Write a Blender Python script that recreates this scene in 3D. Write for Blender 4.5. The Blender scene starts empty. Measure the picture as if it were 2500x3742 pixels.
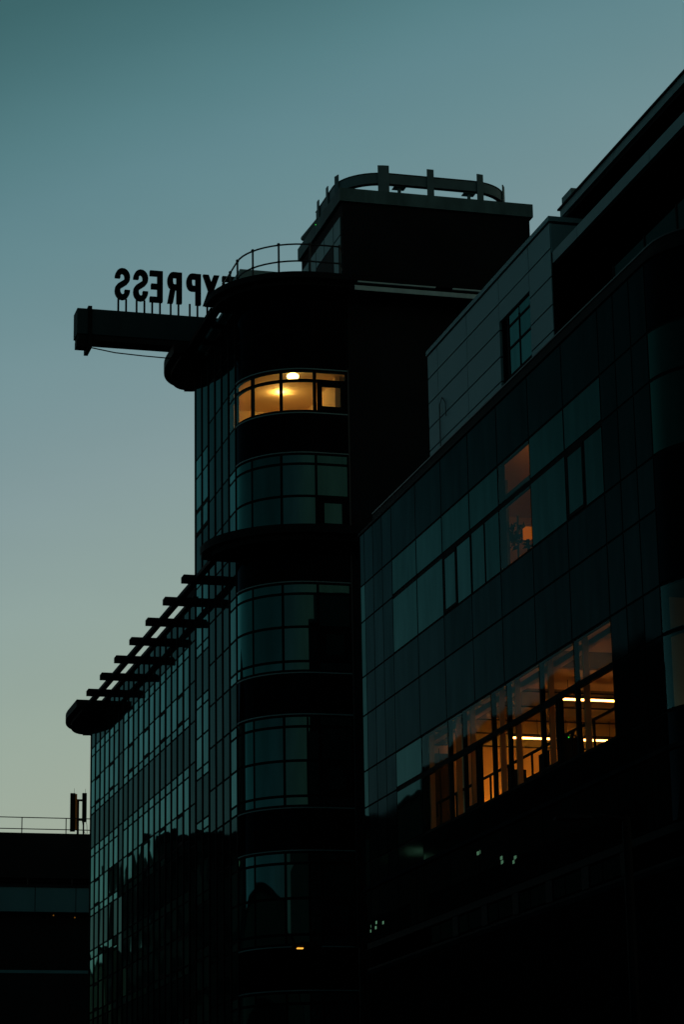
import bpy, math, random
from mathutils import Matrix, Vector
random.seed(7)
R = math.radians
scene = bpy.context.scene
col = scene.collection
PI = math.pi

# ------------------------------------------------------------------ camera
EYE = Vector((0, 0, 1.6))
YAW, PITCH, ROLL, FPX = R(15.17306604), R(15.4595562), R(-0.9728695), 9371.551
PW, PH = 2500.0, 3742.0
_f = Vector((math.sin(YAW) * math.cos(PITCH), math.cos(YAW) * math.cos(PITCH), math.sin(PITCH)))
_r = Vector((math.cos(YAW), -math.sin(YAW), 0))
_u = _r.cross(_f)
RIGHT = math.cos(ROLL) * _r + math.sin(ROLL) * _u
UP = -math.sin(ROLL) * _r + math.cos(ROLL) * _u
FWD = _f
cam_d = bpy.data.cameras.new('camera')
cam_d.sensor_fit = 'VERTICAL'
cam_d.sensor_height = 36.0
cam_d.lens = FPX * 36.0 / PH
cam_d.clip_start = 0.5
cam_d.clip_end = 5000
cam = bpy.data.objects.new('camera', cam_d)
col.objects.link(cam)
cam.matrix_world = Matrix(((RIGHT.x, UP.x, -FWD.x, EYE.x), (RIGHT.y, UP.y, -FWD.y, EYE.y),
                           (RIGHT.z, UP.z, -FWD.z, EYE.z), (0, 0, 0, 1)))
scene.camera = cam


def ray(px, py):
    return RIGHT * ((px - PW / 2) / FPX) - UP * ((py - PH / 2) / FPX) + FWD


def on_x(px, py, X):
    d = ray(px, py)
    return EYE + d * (X / d.x)


def on_y(px, py, Y):
    d = ray(px, py)
    return EYE + d * (Y / d.y)


# ------------------------------------------------------------------ sky
def srgb(r, g, b):
    f = lambda v: (v / 255 / 12.92) if v / 255 <= .04045 else ((v / 255 + .055) / 1.055) ** 2.4
    return (f(r), f(g), f(b), 1)


world = bpy.data.worlds.new('World')
scene.world = world
world.use_nodes = True
nt = world.node_tree
nt.nodes.clear()
N = nt.nodes.new
L = nt.links.new
out = N('ShaderNodeOutputWorld')
bg = N('ShaderNodeBackground')
tc = N('ShaderNodeTexCoord')
tilt = R(18)            # the dusk glow stands a little to the right of the street
lx, ly = -math.cos(R(15.2)), math.sin(R(15.2))
axis = N('ShaderNodeVectorMath'); axis.operation = 'DOT_PRODUCT'
axis.inputs[1].default_value = (lx * math.sin(tilt), ly * math.sin(tilt), math.cos(tilt))
L(tc.outputs['Generated'], axis.inputs[0])
asin = N('ShaderNodeMath'); asin.operation = 'ARCSINE'
L(axis.outputs['Value'], asin.inputs[0])
mr = N('ShaderNodeMapRange')
mr.inputs['From Min'].default_value = 0
mr.inputs['From Max'].default_value = R(60)
L(asin.outputs[0], mr.inputs['Value'])
ramp = N('ShaderNodeValToRGB')
stops = [(0, (168, 170, 142)), (6, (161, 170, 148)), (10, (155, 168, 153)), (12.2, (149, 166, 154)), (14.4, (140, 160, 154)),
         (17.2, (129, 152, 154)), (18.7, (120, 147, 151)), (20.3, (111, 142, 147)), (22.1, (100, 136, 142)), (23.3, (93, 131, 138)),
         (24.5, (83, 124, 130)), (26.1, (68, 110, 115)), (27.4, (57, 99, 103)), (31, (46, 86, 90)), (40, (36, 70, 75)), (60, (26, 54, 60))]
el = ramp.color_ramp.elements
while len(el) < len(stops):
    el.new(0.5)
for e, (d, c) in zip(el, stops):
    e.position = d / 60
    e.color = srgb(*c)
L(mr.outputs[0], ramp.inputs[0])
# away from the sunset the dusk sky is darker
back = N('ShaderNodeVectorMath'); back.operation = 'DOT_PRODUCT'
back.inputs[1].default_value = (-0.25, 0.968, 0)
L(tc.outputs['Generated'], back.inputs[0])
br = N('ShaderNodeMapRange'); br.interpolation_type = 'SMOOTHSTEP'
br.inputs['From Min'].default_value = -0.7
br.inputs['From Max'].default_value = 0.75
br.inputs['To Min'].default_value = 0.42
br.inputs['To Max'].default_value = 1.0
L(back.outputs['Value'], br.inputs['Value'])
mul = N('ShaderNodeMixRGB'); mul.blend_type = 'MULTIPLY'; mul.inputs[0].default_value = 1
L(ramp.outputs[0], mul.inputs[1])
L(br.outputs[0], mul.inputs[2])
# a trace of the physical sky with the sun on the horizon
sky = N('ShaderNodeTexSky')
sky.sky_type = 'NISHITA'
sky.sun_disc = False
sky.sun_elevation = R(0.5)
sky.sun_rotation = R(-20)
add = N('ShaderNodeMixRGB'); add.blend_type = 'ADD'; add.inputs[0].default_value = 0.01
L(mul.outputs[0], add.inputs[1])
L(sky.outputs[0], add.inputs[2])
hz = N('ShaderNodeTexNoise'); hz.inputs['Scale'].default_value = 5; hz.inputs['Detail'].default_value = 4
hm = N('ShaderNodeMapping'); hm.inputs['Scale'].default_value = (1, 1, 3)
L(tc.outputs['Generated'], hm.inputs[0]); L(hm.outputs[0], hz.inputs['Vector'])
hr = N('ShaderNodeMapRange'); hr.inputs['To Min'].default_value = .955; hr.inputs['To Max'].default_value = 1.045
hr.inputs['From Min'].default_value = .25; hr.inputs['From Max'].default_value = .75
L(hz.outputs[0], hr.inputs['Value'])
hmul = N('ShaderNodeMixRGB'); hmul.blend_type = 'MULTIPLY'; hmul.inputs[0].default_value = 1
L(add.outputs[0], hmul.inputs[1]); L(hr.outputs[0], hmul.inputs[2])
L(hmul.outputs[0], bg.inputs['Color'])
bg.inputs['Strength'].default_value = 1.0
L(bg.outputs[0], out.inputs['Surface'])

sun_d = bpy.data.lights.new('sun', 'SUN')
sun_d.energy = 0.02
sun_d.angle = R(10)
sun_d.color = (1, .75, .5)
sun = bpy.data.objects.new('sun', sun_d)
col.objects.link(sun)
sun.rotation_euler = Vector((math.sin(R(20)), -math.cos(R(20)), -0.03)).to_track_quat('-Z', 'Y').to_euler()

scene.view_settings.view_transform = 'Standard'
scene.view_settings.look = 'None'
scene.view_settings.exposure = 0
scene.view_settings.gamma = 1
scene.render.engine = 'CYCLES'
scene.cycles.use_denoising = True
scene.cycles.max_bounces = 8
scene.cycles.glossy_bounces = 4
scene.cycles.transparent_max_bounces = 12
scene.cycles.sample_clamp_indirect = 4


# ------------------------------------------------------------------ materials
def newmat(name):
    m = bpy.data.materials.new(name)
    m.use_nodes = True
    m.node_tree.nodes.clear()
    return m, m.node_tree


def matte(name, c, rough=.7, var=.25, scale=1.5, spec=.3, metallic=0, streak=0):
    m, t = newmat(name)
    n, l = t.nodes.new, t.links.new
    o = n('ShaderNodeOutputMaterial'); p = n('ShaderNodeBsdfPrincipled')
    g = n('ShaderNodeNewGeometry')
    mp = n('ShaderNodeMapping'); mp.inputs['Scale'].default_value = (1, 1, .25 if streak else 1)
    l(g.outputs['Position'], mp.inputs[0])
    tx = n('ShaderNodeTexNoise'); tx.inputs['Scale'].default_value = scale
    tx.inputs['Detail'].default_value = 6
    l(mp.outputs[0], tx.inputs['Vector'])
    oi = n('ShaderNodeObjectInfo')
    ad = n('ShaderNodeMath'); ad.operation = 'MULTIPLY_ADD'
    l(oi.outputs['Random'], ad.inputs[0]); ad.inputs[1].default_value = .35
    l(tx.outputs[0], ad.inputs[2])
    r = n('ShaderNodeMapRange')
    r.inputs['From Min'].default_value = .3; r.inputs['From Max'].default_value = 1.05
    r.inputs['To Min'].default_value = 1 - var; r.inputs['To Max'].default_value = 1 + var
    l(ad.outputs[0], r.inputs[0])
    mx = n('ShaderNodeMixRGB'); mx.blend_type = 'MULTIPLY'; mx.inputs[0].default_value = 1
    mx.inputs[1].default_value = (*c, 1)
    l(r.outputs[0], mx.inputs[2])
    l(mx.outputs[0], p.inputs['Base Color'])
    p.inputs['Roughness'].default_value = rough
    p.inputs['Specular IOR Level'].default_value = spec
    p.inputs['Metallic'].default_value = metallic
    bp = n('ShaderNodeBump'); bp.inputs['Strength'].default_value = .15; bp.inputs['Distance'].default_value = .02
    l(tx.outputs[0], bp.inputs['Height'])
    l(bp.outputs[0], p.inputs['Normal'])
    l(p.outputs[0], o.inputs[0])
    return m


def glass(name, body, tint, ior, rough=.02, clear=False, wave=.012, tilt_amp=.010, var=.3, dirt=.0):
    """dark reflecting pane: a body (or a clear view through) under a Fresnel reflection, each pane set a little out of true"""
    m, t = newmat(name)
    n, l = t.nodes.new, t.links.new
    o = n('ShaderNodeOutputMaterial')
    g = n('ShaderNodeNewGeometry')
    oi = n('ShaderNodeObjectInfo')
    wn = n('ShaderNodeTexWhiteNoise'); wn.noise_dimensions = '1D'
    l(oi.outputs['Random'], wn.inputs['W'])
    sb = n('ShaderNodeVectorMath'); sb.operation = 'SUBTRACT'; sb.inputs[1].default_value = (.5, .5, .5)
    l(wn.outputs['Color'], sb.inputs[0])
    sc = n('ShaderNodeVectorMath'); sc.operation = 'SCALE'; sc.inputs['Scale'].default_value = tilt_amp
    l(sb.outputs[0], sc.inputs[0])
    mp = n('ShaderNodeMapping'); mp.inputs['Scale'].default_value = (1.0, 1.0, .45)
    l(g.outputs['Position'], mp.inputs[0])
    nz = n('ShaderNodeTexNoise'); nz.inputs['Scale'].default_value = .8; nz.inputs['Detail'].default_value = 1.5
    l(mp.outputs[0], nz.inputs['Vector'])
    sb2 = n('ShaderNodeVectorMath'); sb2.operation = 'SUBTRACT'; sb2.inputs[1].default_value = (.5, .5, .5)
    l(nz.outputs['Color'], sb2.inputs[0])
    sc2 = n('ShaderNodeVectorMath'); sc2.operation = 'SCALE'; sc2.inputs['Scale'].default_value = wave
    l(sb2.outputs[0], sc2.inputs[0])
    a1 = n('ShaderNodeVectorMath'); a1.operation = 'ADD'
    l(sc.outputs[0], a1.inputs[0]); l(sc2.outputs[0], a1.inputs[1])
    a2 = n('ShaderNodeVectorMath'); a2.operation = 'ADD'
    l(g.outputs['Normal'], a2.inputs[0]); l(a1.outputs[0], a2.inputs[1])
    nn = n('ShaderNodeVectorMath'); nn.operation = 'NORMALIZE'
    l(a2.outputs[0], nn.inputs[0])
    fr0 = n('ShaderNodeFresnel'); fr0.inputs['IOR'].default_value = ior
    bk = n('ShaderNodeMath'); bk.operation = 'SUBTRACT'; bk.inputs[0].default_value = 1   # only the outer skin of the pane mirrors
    l(g.outputs['Backfacing'], bk.inputs[1])
    fr = n('ShaderNodeMath'); fr.operation = 'MULTIPLY'
    l(fr0.outputs[0], fr.inputs[0]); l(bk.outputs[0], fr.inputs[1])
    gl = n('ShaderNodeBsdfGlossy'); gl.inputs['Roughness'].default_value = rough
    l(nn.outputs[0], gl.inputs['Normal'])
    # film and grime: each pane reflects a little more or less
    dn = n('ShaderNodeTexNoise'); dn.inputs['Scale'].default_value = 2.2; dn.inputs['Detail'].default_value = 5
    mp2 = n('ShaderNodeMapping'); mp2.inputs['Scale'].default_value = (1.5, 1.5, .3)
    l(g.outputs['Position'], mp2.inputs[0]); l(mp2.outputs[0], dn.inputs['Vector'])
    md = n('ShaderNodeMath'); md.operation = 'MULTIPLY_ADD'; md.inputs[1].default_value = .6
    l(oi.outputs['Random'], md.inputs[0]); l(dn.outputs[0], md.inputs[2])
    rr = n('ShaderNodeMapRange')
    rr.inputs['From Min'].default_value = .35; rr.inputs['From Max'].default_value = 1.25
    rr.inputs['To Min'].default_value = 1 - var; rr.inputs['To Max'].default_value = 1 + var
    l(md.outputs[0], rr.inputs[0])
    mx = n('ShaderNodeMixRGB'); mx.blend_type = 'MULTIPLY'; mx.inputs[0].default_value = 1
    mx.inputs[1].default_value = (*tint, 1)
    l(rr.outputs[0], mx.inputs[2])
    l(mx.outputs[0], gl.inputs['Color'])
    if clear:
        b = n('ShaderNodeBsdfTransparent'); b.inputs[0].default_value = (*body, 1)
    else:
        b = n('ShaderNodeBsdfDiffuse'); b.inputs[0].default_value = (*body, 1)
    ms = n('ShaderNodeMixShader')
    l(fr.outputs[0], ms.inputs[0]); l(b.outputs[0], ms.inputs[1]); l(gl.outputs[0], ms.inputs[2])
    l(ms.outputs[0], o.inputs[0])
    return m


def emit(name, c, s):
    m, t = newmat(name)
    o = t.nodes.new('ShaderNodeOutputMaterial'); e = t.nodes.new('ShaderNodeEmission')
    e.inputs[0].default_value = (*c, 1); e.inputs[1].default_value = s
    t.links.new(e.outputs[0], o.inputs[0])
    return m


TINT = (.46, .96, .96)
M = {}
M['spandrel'] = glass('spandrel_glass', (.003, .004, .0045), (.34, .80, .82), 1.05, rough=.03, var=.26, wave=.018)
M['pane'] = glass('window_glass', (.003, .005, .0055), (.36, 1.0, 1.0), 1.118, var=.34, wave=.018)
M['pane_curve'] = glass('curved_window_glass', (.004, .007, .0075), (.33, 1, .99), 1.62, var=.30)
M['curve_block'] = glass('block_curved_glass', (.003, .006, .006), (.25, .95, .85), 1.24, var=.3, wave=.006, tilt_amp=.004)
M['pane_pent'] = glass('penthouse_glass', (.003, .006, .006), (.40, 1.0, 1.0), 1.28, var=.25, wave=.008)
M['pane_balustrade'] = glass('balustrade_glass', (.012, .03, .03), (.35, 1, 1), 1.045, var=.2, wave=.006)
M['lower_glass'] = glass('lower_block_glass', (.002, .003, .0035), (.5, .9, .95), 1.07, rough=.004, var=.2, wave=.001, tilt_amp=.001)
M['black_glass'] = glass('black_curved_panel', (.0012, .0014, .0018), (.35, .62, .8), 1.06, rough=.03, var=.25)
M['spandrel_block'] = glass('block_spandrel_glass', (.003, .004, .0045), (.40, .84, .90), 1.05, rough=.05, var=.30, wave=.007, tilt_amp=.007)
M['pane_block'] = glass('block_window_glass', (.003, .005, .0055), (.38, 1.0, .98), 1.105, var=.28, wave=.008)
M['clear'] = glass('clear_window_glass', (.95, .97, .95), TINT, 1.07, clear=True)
M['clear_curve'] = glass('clear_curved_glass', (.92, .95, .92), TINT, 1.3, clear=True)
M['frame'] = matte('dark_aluminium_frame', (.0035, .004, .0045), .7, .2, spec=.02)
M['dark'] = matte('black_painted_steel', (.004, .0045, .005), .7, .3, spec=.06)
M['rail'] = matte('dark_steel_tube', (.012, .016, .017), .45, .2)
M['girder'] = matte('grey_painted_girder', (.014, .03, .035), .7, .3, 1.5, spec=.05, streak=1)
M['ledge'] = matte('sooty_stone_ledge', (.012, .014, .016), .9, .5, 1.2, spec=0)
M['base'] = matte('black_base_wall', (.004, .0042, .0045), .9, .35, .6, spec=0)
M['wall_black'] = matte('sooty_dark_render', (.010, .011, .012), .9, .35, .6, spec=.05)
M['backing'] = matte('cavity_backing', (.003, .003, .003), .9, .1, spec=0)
M['flashing'] = matte('pale_zinc_flashing', (.30, .42, .42), .5, .35, 3.0, streak=1)
M['fascia'] = matte('weathered_concrete_fascia', (.07, .14, .145), .8, .55, 2.2, streak=1)
M['panel'] = matte('grey_metal_cladding', (.105, .22, .235), .55, .14, .5, streak=1)
M['panel_box'] = matte('painted_metal_panel', (.08, .16, .165), .45, .2, 1.0)
M['board'] = matte('grey_board', (.065, .12, .13), .7, .25, 2)
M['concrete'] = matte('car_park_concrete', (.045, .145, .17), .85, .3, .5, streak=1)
M['asphalt'] = matte('asphalt', (.05, .05, .05), .9, .2, 3)
M['paving'] = matte('paving', (.12, .12, .12), .85, .2, 2)
M['pale_stone'] = matte('pale_stone', (.34, .29, .21), .9, .25, .3)
M['grey_stone'] = matte('grey_stone', (.17, .19, .17), .9, .25, .3)
M['brick'] = matte('dark_brick', (.05, .045, .045), .9, .3, 1)
M['sodium_side'] = matte('sodium_lit_side', (.55, .16, .02), .6, .2)  # warm street light put into the colour
M['plaster'] = matte('cream_plaster', (.72, .55, .36), .8, .06, 1)
M['ceiling_dark'] = matte('dark_ceiling', (.05, .055, .055), .8, .15, 1)
M['beam_tan'] = matte('tan_soffit', (.45, .36, .26), .7, .1, 1)
M['timber'] = matte('warm_office_wall', (.75, .55, .33), .7, .08, .8)
M['column'] = matte('brown_column_paint', (.42, .26, .12), .7, .12, 1)
M['leaf'] = matte('plant_leaf', (.03, .06, .03), .6, .3, 4)
M['globe'] = emit('opal_globe', (1, .66, .20), 7)
M['bulb'] = emit('ceiling_bulb', (1, .60, .15), 560)
M['strip'] = emit('strip_light_tube', (1, .38, .085), 15)
M['fill'] = emit('fill_lamp_tube', (1, .34, .035), 120)
M['shade'] = emit('lampshade_glow', (1, .20, .008), .24)
M['green'] = emit('green_indicator', (.05, 1, .1), 1.2)
M['sodium'] = emit('sodium_lamp', (1, .42, .05), 1.6)
M['lit_office'] = emit('lit_office_window', (.75, 1, .55), 3.5)

# ------------------------------------------------------------------ builders
WORLD = {}


def T(x, y, z):
    return Matrix.Translation((x, y, z))


def link(o, parent=None, wm=None):
    col.objects.link(o)
    wm = wm or Matrix.Identity(4)
    WORLD[o.name] = wm
    if parent is not None:
        o.parent = parent
        o.matrix_parent_inverse = WORLD[parent.name].inverted()
    o.matrix_basis = wm
    return o


def tag(o, label=None, cat=None, group=None, kind=None):
    if label: o['label'] = label
    if cat: o['category'] = cat
    if group: o['group'] = group
    if kind: o['kind'] = kind
    return o


def thing(name, loc, label, cat, group=None):
    o = bpy.data.objects.new(name, None)
    o.empty_display_size = .5
    link(o, None, T(*loc))
    return tag(o, label, cat, group)


class MB:
    def __init__(s):
        s.v, s.f = [], []

    def add(s, vs, fs):
        k = len(s.v)
        s.v += [tuple(p) for p in vs]
        s.f += [tuple(i + k for i in f) for f in fs]
        return s

    def box(s, x0, x1, y0, y1, z0, z1):
        v = [(x, y, z) for z in (z0, z1) for x, y in ((x0, y0), (x1, y0), (x1, y1), (x0, y1))]
        return s.add(v, [(3, 2, 1, 0), (4, 5, 6, 7), (0, 1, 5, 4), (1, 2, 6, 5), (2, 3, 7, 6), (3, 0, 4, 7)])

    def prism(s, pts, z0, z1):
        """counter-clockwise plan outline raised from z0 to z1"""
        a = sum(p[0] * q[1] - q[0] * p[1] for p, q in zip(pts, pts[1:] + pts[:1]))
        if a < 0:
            pts = pts[::-1]
        n = len(pts)
        v = [(x, y, z0) for x, y in pts] + [(x, y, z1) for x, y in pts]
        f = [tuple(range(n - 1, -1, -1)), tuple(range(n, 2 * n))]
        f += [(i, (i + 1) % n, n + (i + 1) % n, n + i) for i in range(n)]
        return s.add(v, f)

    def tube(s, pts, r, n=8, r1=None):
        pts = [Vector(p) for p in pts]
        rings = []
        m = len(pts)
        for i, p in enumerate(pts):
            d = (pts[min(i + 1, m - 1)] - pts[max(i - 1, 0)]).normalized()
            ref = Vector((0, 0, 1)) if abs(d.z) < .9 else Vector((1, 0, 0))
            a = d.cross(ref).normalized(); b = a.cross(d)
            rad = r if r1 is None else r + (r1 - r) * i / (m - 1)
            rings.append([p + (a * math.cos(2 * PI * k / n) + b * math.sin(2 * PI * k / n)) * rad for k in range(n)])
        v = [q for ring in rings for q in ring]
        f = []
        for i in range(m - 1):
            for k in range(n):
                f.append((i * n + k, (i + 1) * n + k, (i + 1) * n + (k + 1) % n, i * n + (k + 1) % n))
        f.append(tuple(range(n)))
        f.append(tuple((m - 1) * n + k for k in range(n - 1, -1, -1)))
        return s.add(v, f)

    def ball(s, c, rx, rz, n=16, m=9):
        v, f = [], []
        for j in range(m + 1):
            th = PI * j / m
            for k in range(n):
                ph = 2 * PI * k / n
                v.append((c[0] + rx * math.sin(th) * math.cos(ph), c[1] + rx * math.sin(th) * math.sin(ph), c[2] + rz * math.cos(th)))
        for j in range(m):
            for k in range(n):
                f.append((j * n + k, (j + 1) * n + k, (j + 1) * n + (k + 1) % n, j * n + (k + 1) % n))
        return s.add(v, f)

    def mesh(s, name, mat):
        me = bpy.data.meshes.new(name)
        me.from_pydata(s.v, [], s.f)
        me.materials.append(mat)
        me.update()
        return me

    def build(s, name, mat, parent=None, wm=None):
        return link(bpy.data.objects.new(name, s.mesh(name, mat)), parent, wm)


def box(name, mat, parent, *b):
    return MB().box(*b).build(name, mat, parent)


class Path:
    """plan line of a facade; outward normal on the right hand of travel"""
    def __init__(s, start, heading):
        s.segs, s.p, s.h, s.len = [], Vector(start), heading, 0

    def line(s, d):
        s.segs.append(('L', s.len, d, s.p.copy(), s.h))
        s.p = s.p + Vector((math.cos(s.h), math.sin(s.h))) * d
        s.len += d
        return s

    def arc(s, r, a):
        # turn left (positive a) round a convex corner: centre on the left
        c = s.p + Vector((-math.sin(s.h), math.cos(s.h))) * r
        s.segs.append(('A', s.len, r * a, s.p.copy(), s.h, c, r))
        s.h += a
        s.p = c + Vector((math.sin(s.h), -math.cos(s.h))) * r
        s.len += r * a
        return s

    def at(s, q, off=0):
        for g in s.segs:
            if q <= g[1] + g[2] + 1e-6 or g is s.segs[-1]:
                t = q - g[1]
                if g[0] == 'L':
                    p = g[3] + Vector((math.cos(g[4]), math.sin(g[4]))) * t
                    h = g[4]
                else:
                    h = g[4] + t / g[6]
                    p = g[5] + Vector((math.sin(h), -math.cos(h))) * g[6]
                return p + Vector((math.sin(h), -math.cos(h))) * off
        return None

    def straight(s, a, b):
        for g in s.segs:
            if g[0] == 'L' and a >= g[1] - 1e-4 and b <= g[1] + g[2] + 1e-4:
                return g
        return None

    def stops(s, a, b):
        q = {round(a, 5), round(b, 5)}
        for g in s.segs:
            lo, hi = max(a, g[1]), min(b, g[1] + g[2])
            if hi - lo > 1e-4:
                q |= {round(lo, 5), round(hi, 5)}
                if g[0] == 'A':
                    k = max(1, int((hi - lo) / g[6] / R(7.5) + .5))
                    q |= {round(lo + (hi - lo) * i / k, 5) for i in range(k + 1)}
        return sorted(q)


CACHE = {}


def strip(path, a, b, z0, z1, off, th, mat, parent, name):
    """a plate that follows the facade from a to b, front face at off; alike flat plates share one mesh"""
    g = path.straight(a, b)
    if g:
        key = (name, round(b - a, 3), round(z1 - z0, 3), round(th, 3), mat.name)
        me = CACHE.get(key)
        if me is None:
            me = CACHE[key] = MB().box(0, b - a, 0, th, 0, z1 - z0).mesh(name, mat)
        p = path.at(a + 1e-5, off)
        return link(bpy.data.objects.new(name, me), parent, T(p.x, p.y, z0) @ Matrix.Rotation(g[4], 4, 'Z'))
    key = (id(path), name, round(a, 3), round(b, 3), round(z1 - z0, 3), round(th, 3), round(off, 3), mat.name)
    me = CACHE.get(key)
    if me is None:
        q = path.stops(a, b)
        o = [path.at(x, off) for x in q]; i = [path.at(x, off - th) for x in q]
        h = z1 - z0
        v = [(p.x, p.y, z) for z in (0, h) for p in o] + [(p.x, p.y, z) for z in (0, h) for p in i]
        n = len(q)
        f = []
        for k in range(n - 1):
            f += [(k, k + 1, n + k + 1, n + k), (2 * n + k + 1, 2 * n + k, 3 * n + k, 3 * n + k + 1)]
        smooth_n = len(f)
        m4 = 4 * n
        v = v + v                                   # the edges get corners of their own so the curve shades smoothly
        for k in range(n - 1):
            f += [(m4 + n + k, m4 + n + k + 1, m4 + 3 * n + k + 1, m4 + 3 * n + k), (m4 + k + 1, m4 + k, m4 + 2 * n + k, m4 + 2 * n + k + 1)]
        f += [(m4, m4 + n, m4 + 3 * n, m4 + 2 * n), (m4 + n - 1, m4 + 3 * n - 1, m4 + 4 * n - 1, m4 + 2 * n - 1)]
        mb = MB(); mb.v, mb.f = v, f
        me = mb.mesh(name, mat)
        for k, poly in enumerate(me.polygons):
            poly.use_smooth = k < smooth_n
        CACHE[key] = me
    return link(bpy.data.objects.new(name, me), parent, T(0, 0, z0))


GAP = .034


def cell(path, a, b, z0, z1, mat, parent, name, gap=GAP, off=0.0):
    return strip(path, a + gap, b - gap, z0 + gap, z1 - gap, off, .03, mat, parent, name)


def sash(path, a, b, z0, z1, mat, parent, w=.11, d=.07, off=.012):
    """an opening light: heavy dark frame with a smaller pane as its sub-part"""
    g = path.straight(a, b)
    key = ('sash', round(b - a, 3), round(z1 - z0, 3), w, d)
    me = CACHE.get(key)
    W_, H_ = b - a - .02, z1 - z0 - .02
    if me is None:
        m = MB()
        m.box(0, w, 0, d, 0, H_); m.box(W_ - w, W_, 0, d, 0, H_)
        m.box(w, W_ - w, 0, d, 0, w); m.box(w, W_ - w, 0, d, H_ - w, H_)
        me = CACHE[key] = m.mesh('opening_window', M['frame'])
    p = path.at(a + .01, off)
    f = link(bpy.data.objects.new('opening_window', me), parent, T(p.x, p.y, z0 + .01) @ Matrix.Rotation(g[4], 4, 'Z'))
    strip(path, a + .01 + w, b - .01 - w, z0 + .01 + w, z1 - .01 - w, off - .008, .012, mat, f, 'glass_pane')
    return f


def mullion(path, s, z0, z1, parent, w=.075, off=-.012):
    return strip(path, s - w / 2, s + w / 2, z0, z1, off, .10 + off, M['frame'], parent, 'mullion')


def transom(path, a, b, z, parent, w=.075, off=-.016):
    return strip(path, a, b, z - w / 2, z + w / 2, off, .08, M['frame'], parent, 'transom')


# ------------------------------------------------------------------ ground, road, pavements
def struct(o):
    o['kind'] = 'structure'
    return o


struct(box('ground', M['paving'], None, -900, 900, -500, 1600, -.3, 0))
struct(box('road', M['asphalt'], None, -11, 12.3, -300, 900, .002, .006))
struct(box('pavement', M['paving'], None, 12.3, 16.4, -300, 900, .003, .125))
struct(box('pavement', M['paving'], None, -14.9, -11, -300, 900, .003, .125))
for k in range(-6, 40):
    pass

# ------------------------------------------------------------------ office wing (left) : facade plane X = 16.5
FX = 16.5
PITCH_Z = 3.965
TOPS = [19.75 - PITCH_Z * i for i in range(4)]          # window band heads C, D, E, F
wing = thing('office_wing', (20, 89, 0), 'long dark glazed office wing with narrow panes running back left of the tower', 'office building')
WP = Path((17.4, 99.75), PI).line(.55).arc(.35, PI / 2).line(99.4 - 79.14)


def wy(y):
    return .55 + .35 * PI / 2 + (99.4 - y)


WTOP = 21.05
edges = [79.14, 80.12] + [80.12 + 1.006 * i for i in range(1, 13)] + [93.16, 94.18, 95.2, 96.24, 97.3, 98.36, 99.4]
cols = list(zip(edges[:-1], edges[1:]))
strip(WP, 0, WP.len, 0, WTOP, -.11, .05, M['backing'], wing, 'backing_wall')
for y in edges:
    mullion(WP, wy(y), 3, WTOP, wing, .06, .03)
PLAIN = (0, 13)
OPEN = (2, 5, 8, 11, 15, 18)
wing_a, wing_b = wy(99.4), wy(79.14)
for i, t in enumerate(TOPS):
    for z in (t, t - .33, t - 1.33, t - 2.36, t - 2.64):
        transom(WP, wing_a - .5, wing_b, z, wing, .07)
    for ci, (y0, y1) in enumerate(cols):
        a, b = wy(y1), wy(y0)
        up = WTOP if i == 0 else TOPS[i - 1] - 2.64
        cell(WP, a, b, t, up, M['spandrel'], wing, 'spandrel_panel')
        if ci in PLAIN:
            cell(WP, a, b, t - 1.33, t, M['spandrel'], wing, 'spandrel_panel')
            cell(WP, a, b, t - 2.64, t - 1.33, M['spandrel'], wing, 'spandrel_panel')
        else:
            cell(WP, a, b, t - .33, t, M['pane'], wing, 'window_pane')
            cell(WP, a, b, t - 1.33, t - .33, M['pane'], wing, 'window_pane')
            if ci in OPEN:
                sash(WP, a + .03, b - .03, t - 2.36, t - 1.33, M['pane'], wing, .1)
            else:
                cell(WP, a, b, t - 2.36, t - 1.33, M['pane'], wing, 'window_pane')
            cell(WP, a, b, t - 2.64, t - 2.36, M['pane'], wing, 'window_pane')
    a, b = wing_a - .35 * PI / 2, wing_a
    for z0, z1 in ((t, WTOP if i == 0 else TOPS[i - 1] - 2.64), (t - 1.33, t), (t - 2.64, t - 1.33)):
        cell(WP, a, b, z0, z1, M['spandrel'], wing, 'corner_panel')
cell(WP, wing_a, wing_b, 0.2, TOPS[-1] - 2.64, M['base'], wing, 'base_wall')
strip(WP, wing_a - .5, wing_b, WTOP, WTOP + .12, .09, .35, M['dark'], wing, 'roof_coping')
box('roof', M['wall_black'], wing, 16.9, 30, 79.2, 99.5, 20.9, 21.1)
box('rear_wall', M['wall_black'], wing, 17.5, 30, 99.5, 99.7, 0, 20.9)
box('roof_upstand', M['wall_black'], wing, 16.6, 18.4, 79.5, 81.3, 21.1, 21.95)

# ------------------------------------------------------------------ office tower with the rounded corner
tower = thing('office_tower', (21, 75, 0), 'tall black tower with a rounded glazed corner and one lit window on its upper floor', 'office building')
TP = Path((FX, 79.14), -PI / 2).line(79.14 - 73.1).arc(2.0, PI / 2).line(8.6)
S0 = 79.14 - 73.1                                   # start of the curve


def ty(y):
    return 79.14 - y


TA, TB = 26.36, 23.73
TT = 28.88
curve = [S0, S0 + 2 * PI / 6, S0 + 4 * PI / 6, S0 + PI, S0 + PI + 1.0]
SW = curve[-1]
lev = [TT, TA + 1.31, TA, TA - 1.29, TB, TB - 1.31, TB - 2.63]
for t in TOPS:
    lev += [t, t - 1.33, t - 2.64]
lev.append(2.0)
lcols = [79.14, 78.1, 77.1, 76.1, 75.1, 74.1, 73.1]
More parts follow.
